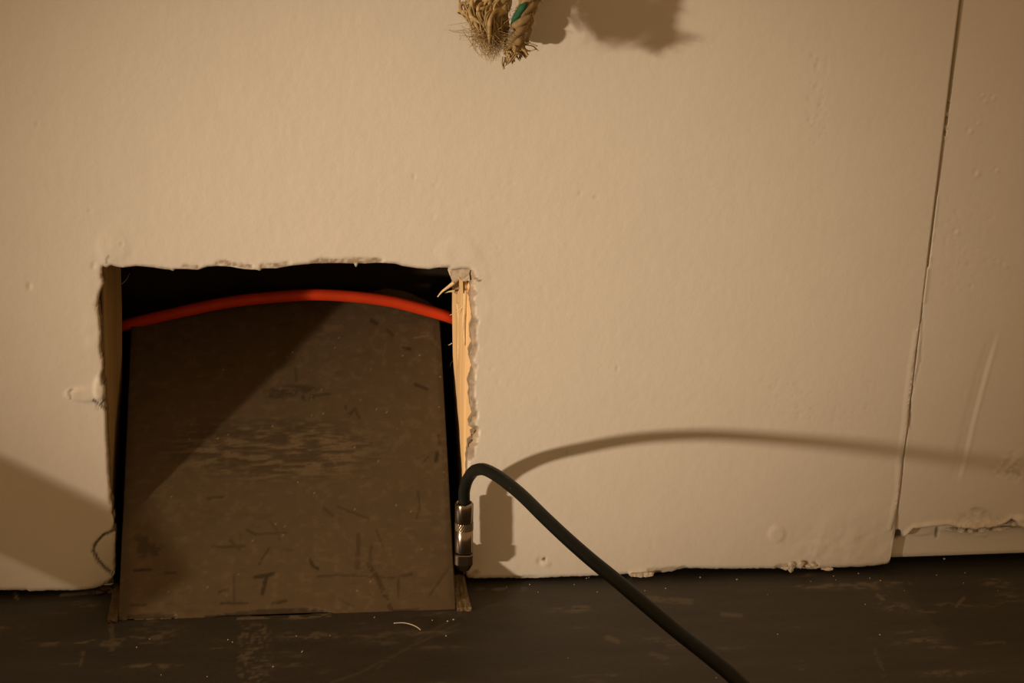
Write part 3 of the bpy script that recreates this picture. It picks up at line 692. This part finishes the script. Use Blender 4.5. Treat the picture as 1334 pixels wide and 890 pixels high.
c = catmull([np.array(p, float) - ROOT for p in cp], 8)
m = MB(); m.tube(c, .0039, 18)
sheath = m.build('sheath', M_black, root)
ax = Vector(plug_top - plug_bot); Lp = ax.length
az = ax.normalized(); ux = (Vector((1, -.11, 0)) - az * az.dot(Vector((1, -.11, 0)))).normalized(); uy = az.cross(ux)
rot = Matrix((ux, uy, az)).transposed().to_quaternion()
def plug_part(name, m, mat):
    o = m.build(name, mat, root); o.rotation_mode = 'QUATERNION'; o.rotation_quaternion = rot
    return o
zb = .0105                                # nut below, barrel above
m = MB()
r0 = .00615
m.lathe([(.0030, zb), (r0 - .0007, zb), (r0 - .0003, zb + .0003), (r0, zb + .0010), (r0, zb + .0160), (r0 - .0003, zb + .0163), (r0 - .0003, zb + .0167)], 48)
m.lathe([(r0 - .0003, zb + .0215), (r0 - .0003, zb + .0218), (r0, zb + .0221), (r0, Lp - .0012), (r0 - .0004, Lp - .0004), (r0 - .0010, Lp), (r0 - .0016, Lp - .0003), (r0 - .0019, Lp - .0015), (r0 - .0020, Lp - .006)], 48)
plug_part('jack_barrel', m, M_nickel)
m = MB()                                  # knurl: crossed helical ridges
nk, nz_ = 96, 17
def kn(r, a, j): return r + .00030 * max(0, math.cos(24 * a + j * .78)) + .00030 * max(0, math.cos(24 * a - j * .78))
m.lathe([(r0 - .0003, zb + .0165 + .0052 * j / (nz_ - 1)) for j in range(nz_)], nk, kn)
plug_part('knurled_ring', m, M_knurl)
m = MB()                                  # eight-sided end nut, tapered to its lower face
def octg(r, a, j): return .93 * r * min(1.0 / max(abs(math.cos(a)), abs(math.sin(a))), 1.17)
m.lathe([(.0, -.0022), (.0036, -.0022), (.0040, -.0021), (.0063, .0022), (.0066, .0030), (.0066, .0095), (.0062, .0102), (.0035, .0104)], 64, octg)
o = plug_part('end_nut', m, M_nut)
for p in o.data.polygons: p.use_smooth = False
# pale scuffs worn into the sheath
for k, (x_, y_, sz) in enumerate(((659, 629, .0011), (668, 636, .0013))):
    q = onY(x_, y_, -.1015 - .008 * k); d_ = CAM - q; d_ = d_ / np.linalg.norm(d_)
    o = chunk('scuff_mark', q + d_ * .0042 - ROOT, (sz, .0008, sz * .7), M_scuff, root, 500 + k); o['label'] = 'pale scuff on the black sheath'

# ------------------------------------------------------------------ frayed rope hanging in front of the wall
rope = empty('rope', (.125, -.055, .42)); label(rope, 'frayed hemp rope end hanging in front of the wall at the top', 'rope'); RO = np.array([.125, -.055, .42])
def strand(name, pts_px, Ys, Rr, mat, turns, top, n_fuzz=0, taper=None, up=None):
    path = [onY(x, y, Y) for (x, y), Y in zip(pts_px, Ys)]
    path = (up or []) + path
    c = catmull(path, 10) - RO
    L_ = np.concatenate([[0], np.cumsum(np.linalg.norm(np.diff(c, axis=0), axis=1))])
    tan = np.gradient(c, axis=0); tan /= np.linalg.norm(tan, axis=1)[:, None]
    a = np.cross(tan, [0, 1.0, 0.1]); a /= np.linalg.norm(a, axis=1)[:, None]; b = np.cross(tan, a)
    m = MB()
    for k in range(3):
        ph = 2 * math.pi * k / 3 + L_ * turns
        off = .52 * Rr * (np.cos(ph)[:, None] * a + np.sin(ph)[:, None] * b)
        m.tube(c + off, .60 * Rr, 10)
    o = m.build(name, mat, rope)
    if n_fuzz:
        m = MB()
        for _ in range(n_fuzz):
            i = random.randrange(2, len(c) - 3); an = random.random() * 6.28; d = math.cos(an) * a[i] + math.sin(an) * b[i]
            p0 = c[i] + d * Rr * .8; ln = random.uniform(.003, .009)
            p1 = p0 + d * ln * .35 + tan[i] * ln * random.uniform(.2, .9); p2 = p1 + d * ln * .4 + tan[i] * ln * random.uniform(-.2, .6) + np.array([random.uniform(-1, 1) for _ in range(3)]) * .001
            m.tube([p0, p1, p2], [.00022, .00018, .0001], 3, False)
        q = m.build('loose_fibres', mat, rope); q['kind'] = 'stuff'
    return o, c, a, b, L_
top = np.array([.128, -.050, .60])
sL, cL, aL, bL, lL = strand('strand', [(650, -60), (652, -25), (655, -5), (650, 10), (646, 20)], [-.054, -.055, -.057, -.058, -.058], .0058, M_rope, 260, top, 60, up=[top + np.array([-.002, .0, .0])])
sR, cR, aR, bR, lR = strand('strand', [(697, -60), (695, -25), (690, 0), (684, 18), (676, 36), (672, 52), (674, 66)], [-.052, -.056, -.060, -.062, -.063, -.064, -.064], .0044, M_rope2, 300, top, 50, up=[top + np.array([.003, .002, 0])])
sB, cB, aB, bB, lB = strand('strand', [(706, -60), (697, -20), (686, 10), (680, 34), (676, 55)], [-.013, -.0125, -.012, -.012, -.012], .0058, M_rope2, 280, top, 30, up=[top + np.array([.004, .012, 0])])
# green and grey yarn wound into the right strand
m = MB(); i0 = 20
seg = slice(len(cR) - 38, len(cR) - 20); ph = np.linspace(2.2, 3.7, len(cR[seg]))
m.tube(cR[seg] + .0040 * (np.cos(ph)[:, None] * aR[seg] + np.sin(ph)[:, None] * bR[seg]) + np.array([0, -.0012, 0]), np.interp(np.linspace(0, 1, len(ph)), [0, .2, .8, 1], [.0008, .0022, .0022, .0008]), 8)
o = m.build('green_yarn', M_green, rope); o['label'] = 'dark green yarn wound into the right strand'
m = MB(); seg = slice(len(cR) - 18, len(cR)); ph = np.linspace(2.5, 4.5, len(cR[seg]))
for k in range(3): m.tube(cR[seg] + .0040 * (np.cos(ph + .3 * k)[:, None] * aR[seg] + np.sin(ph + .3 * k)[:, None] * bR[seg]) + np.array([0, -.0010, 0]), np.linspace(.0012, .0009, len(ph)), 6)
o = m.build('grey_yarn', M_grey, rope); o['label'] = 'greyish yarn in the frayed tip of the right strand'
# the unravelled tuft of the left strand: curled yarns and fine hairs
def tuft_yarn(m, start, end, bulge, r, wave=0.0):
    p0 = np.array(start); p3 = np.array(end); mid = (p0 + p3) / 2 + bulge
    c = catmull([p0, (p0 * .6 + mid * .4) + bulge * .4, mid, p3], 5)
    if wave:
        q = np.linspace(0, 1, len(c)); ph = random.random() * 6.28
        c = c + wave * q[:, None] * np.stack([np.sin(9 * q + ph), np.cos(8 * q + ph), .4 * np.sin(7 * q + ph)], 1)
    m.tube(c, np.interp(np.linspace(0, 1, len(c)), [0, .3, .85, 1], [r * .8, r, r * .8, r * .3]), 6)
m = MB()
core = onY(649, 12, -.058) - RO
px_s = .00047
for k in range(150):
    # tips spread over a lopsided ball, hanging down and left
    th = random.uniform(-1, 1); vv = random.random()
    tx = 634 + 26 * th * (1 - .25 * vv) + 10 * (vv - .4); ty = 30 + 38 * vv - 10 * abs(th)
    dep = -.053 - .016 * math.cos(th * 1.4) * random.uniform(-.9, 1.0)
    e = onY(tx, ty, dep) - RO
    s_ = core + np.array([random.uniform(-.005, .005), random.uniform(-.005, .004), random.uniform(-.006, .007)])
    bul = np.array([-.007 * (1 - vv) + .004 * th - .002, (dep + .058) * .5, .007 * random.random()])
    tuft_yarn(m, s_, e + np.array([.003 * vv, 0, 0]), bul, random.uniform(.0006, .0017), wave=random.uniform(.0002, .0011))
o = m.build('frayed_tuft', M_rope, rope); o['kind'] = 'stuff'; o['label'] = 'bushy tan unravelled tuft of the left strand'
m = MB()
for k in range(420):
    th = random.gauss(0, .6); vv = random.random()
    tx = 640 + 32 * th; ty = 52 + 34 * vv - 24 * abs(th); dep = -.058 + random.gauss(0, .008)
    e = onY(tx, ty, dep) - RO; s_ = onY(640 + 14 * random.gauss(0, 1), 42 + 12 * random.gauss(0, .7), -.058 + random.gauss(0, .006)) - RO
    tuft_yarn(m, s_, e, np.array([random.gauss(0, .002), random.gauss(0, .002), random.gauss(0, .001)]), .00013)
o = m.build('loose_fibres', M_rope, rope); o['kind'] = 'stuff'
# frayed tip of the right strand
m = MB(); tip = cR[-1]
for k in range(46):
    tx = random.uniform(655, 690); ty = 84 - .35 * abs(tx - 658) + random.uniform(-14, 3); e = onY(tx, ty, -.064 + random.gauss(0, .005)) - RO
    s_ = cR[-1 - random.randrange(1, 9)] + np.array([random.uniform(-.003, .003), random.uniform(-.004, .002), 0]); tuft_yarn(m, s_, e, np.array([random.gauss(0, .0015), random.gauss(0, .001), 0]), random.uniform(.0005, .0011))
for (x0, y0, x1, y1, x2, y2) in ((680, 56, 690, 56, 700, 60), (682, 58, 694, 60, 701, 66), (684, 66, 692, 66, 698, 64), (655, 74, 654, 82, 656, 90), (658, 74, 656, 84, 657, 89)):
    m.tube(catmull([onY(x0, y0, -.064) - RO, onY(x1, y1, -.066) - RO, onY(x2, y2, -.069) - RO], 5), .0004, 5)
o = m.build('frayed_tip', M_rope, rope); o['kind'] = 'stuff'
# above the frame: knot on a steel hook in the wall
m = MB(); 
for k in range(3):
    t = np.linspace(0, 2 * math.pi, 26); rr = .011
    m.tube(np.stack([top[0] + rr * np.cos(t) * (1 if k else .8), top[1] + (.003 * k - .003) + .004 * np.sin(2 * t), top[2] + .004 * k + rr * np.sin(t)], 1) - RO, .0052, 8, False)
m.build('knot', M_rope, rope)
m = MB(); m.tube(catmull([(top[0], .012, top[2] + .006), (top[0], -.03, top[2] + .006), (top[0], -.062, top[2] + .006), (top[0], -.070, top[2] + .016)], 6), .004, 12); m.build('wall_hook', M_steel, wall)

# ------------------------------------------------------------------ batten leaning on the wall out of frame at the left; its shadow falls on the wall
def batten():
    a = Vector((-.300, -.150, .0)); b = Vector((-1.30, -.0125, .645)); d = (b - a); L_ = d.length; d.normalize()
    wdir = Vector((0, 1, 0)).cross(d).normalized(); wdir = wdir if wdir.z > 0 else -wdir
    n = d.cross(wdir)
    W, T = .052, .018; V = []
    for s in (0, L_):
        for u in (0, W):
            for t in (-T / 2, T / 2): 
                p = a + d * s + wdir * u + n * t
                V.append(p)
    for i in range(4): V[i].z = max(V[i].z, 0)
    Fc = [(0, 1, 3, 2), (4, 6, 7, 5), (0, 4, 5, 1), (2, 3, 7, 6), (0, 2, 6, 4), (1, 5, 7, 3)]
    me = mesh_np([tuple(v) for v in V], Fc, False)
    bm = bmesh.new(); bm.from_mesh(me); bmesh.ops.recalc_face_normals(bm, faces=bm.faces); bmesh.ops.bevel(bm, geom=bm.edges[:], offset=.0015, segments=2, affect='EDGES'); bm.to_mesh(me); bm.free()
    o = link('wooden_batten', me, None, M_batten); label(o, 'long wooden batten leaning on the wall left of the opening', 'batten')
batten()

# ------------------------------------------------------------------ plaster crumbs and a curled fibre on the floor
SP = [(764, 754, 1.5), (767, 753, 1.3), (748, 762, 1.2), (778, 772, 1.4), (912, 753, 1.8), (960, 756, 2.2), (867, 767, 1.4), (1147, 757, 1.7), (1230, 729, 3.0), (1220, 750, 1.6), (1257, 747, 1.5), (1127, 788, 1.5),
      (1013, 827, 1.6), (1146, 828, 2.4), (933, 884, 1.6), (740, 858, 1.2), (583, 810, 2.0), (591, 808, 2.0), (581, 829, 1.8), (563, 809, 1.6), (488, 805, 1.6), (297, 834, 1.5), (303, 837, 1.4), (195, 833, 1.3), (178, 844, 1.4), (210, 880, 1.4),
      (270, 882, 1.2), (356, 869, 1.5), (394, 849, 1.5), (393, 850, 1.2), (430, 829, 1.2), (386, 829, 1.2), (1086, 751, 1.6), (1118, 748, 2.0), (1133, 754, 1.6), (1089, 756, 1.3), (690, 762, 1.4), (701, 772, 1.2), (1178, 770, 1.2), (840, 770, 1.2), (1000, 775, 1.1), (1255, 760, 1.1), (1300, 770, 1.1), (1056, 758, 1.3), (660, 765, 1.3)]
protos = []
for i, (x, y, s) in enumerate(SP):
    p = onZ(x, y); r = s * .00026
    if i < 5:
        o = chunk('plaster_crumb', p + np.array([0, 0, r * .8]), (1, 1, 1), M_crumb, None, 300 + i, 1); protos.append(o)
    else:
        o = protos[i % 5].copy(); COL.objects.link(o); o.location = p + np.array([0, 0, r * .8])
    o.scale = (r * 1.2, r, r * .9); o.rotation_euler = (0, 0, i * 1.3)
    zone = 'in front of the grey board' if x < 620 else ('along the foot of the holed wall' if x < 1165 else 'below the torn panel right of the seam')
    label(o, 'tiny pale plaster crumb on the dark floor ' + zone, 'crumb', 'plaster crumbs ' + zone)
m = MB(); m.tube(catmull([onZ(513, 812, .0012), onZ(525, 811.5, .0016), (onZ(535, 813.5, .0016)), onZ(543, 817, .0012), onZ(548, 821, .0006)], 6), .00035, 5)
label(m.build('wood_shaving', M_fibre), 'thin pale curled shaving on the floor in front of the grey board', 'shaving')
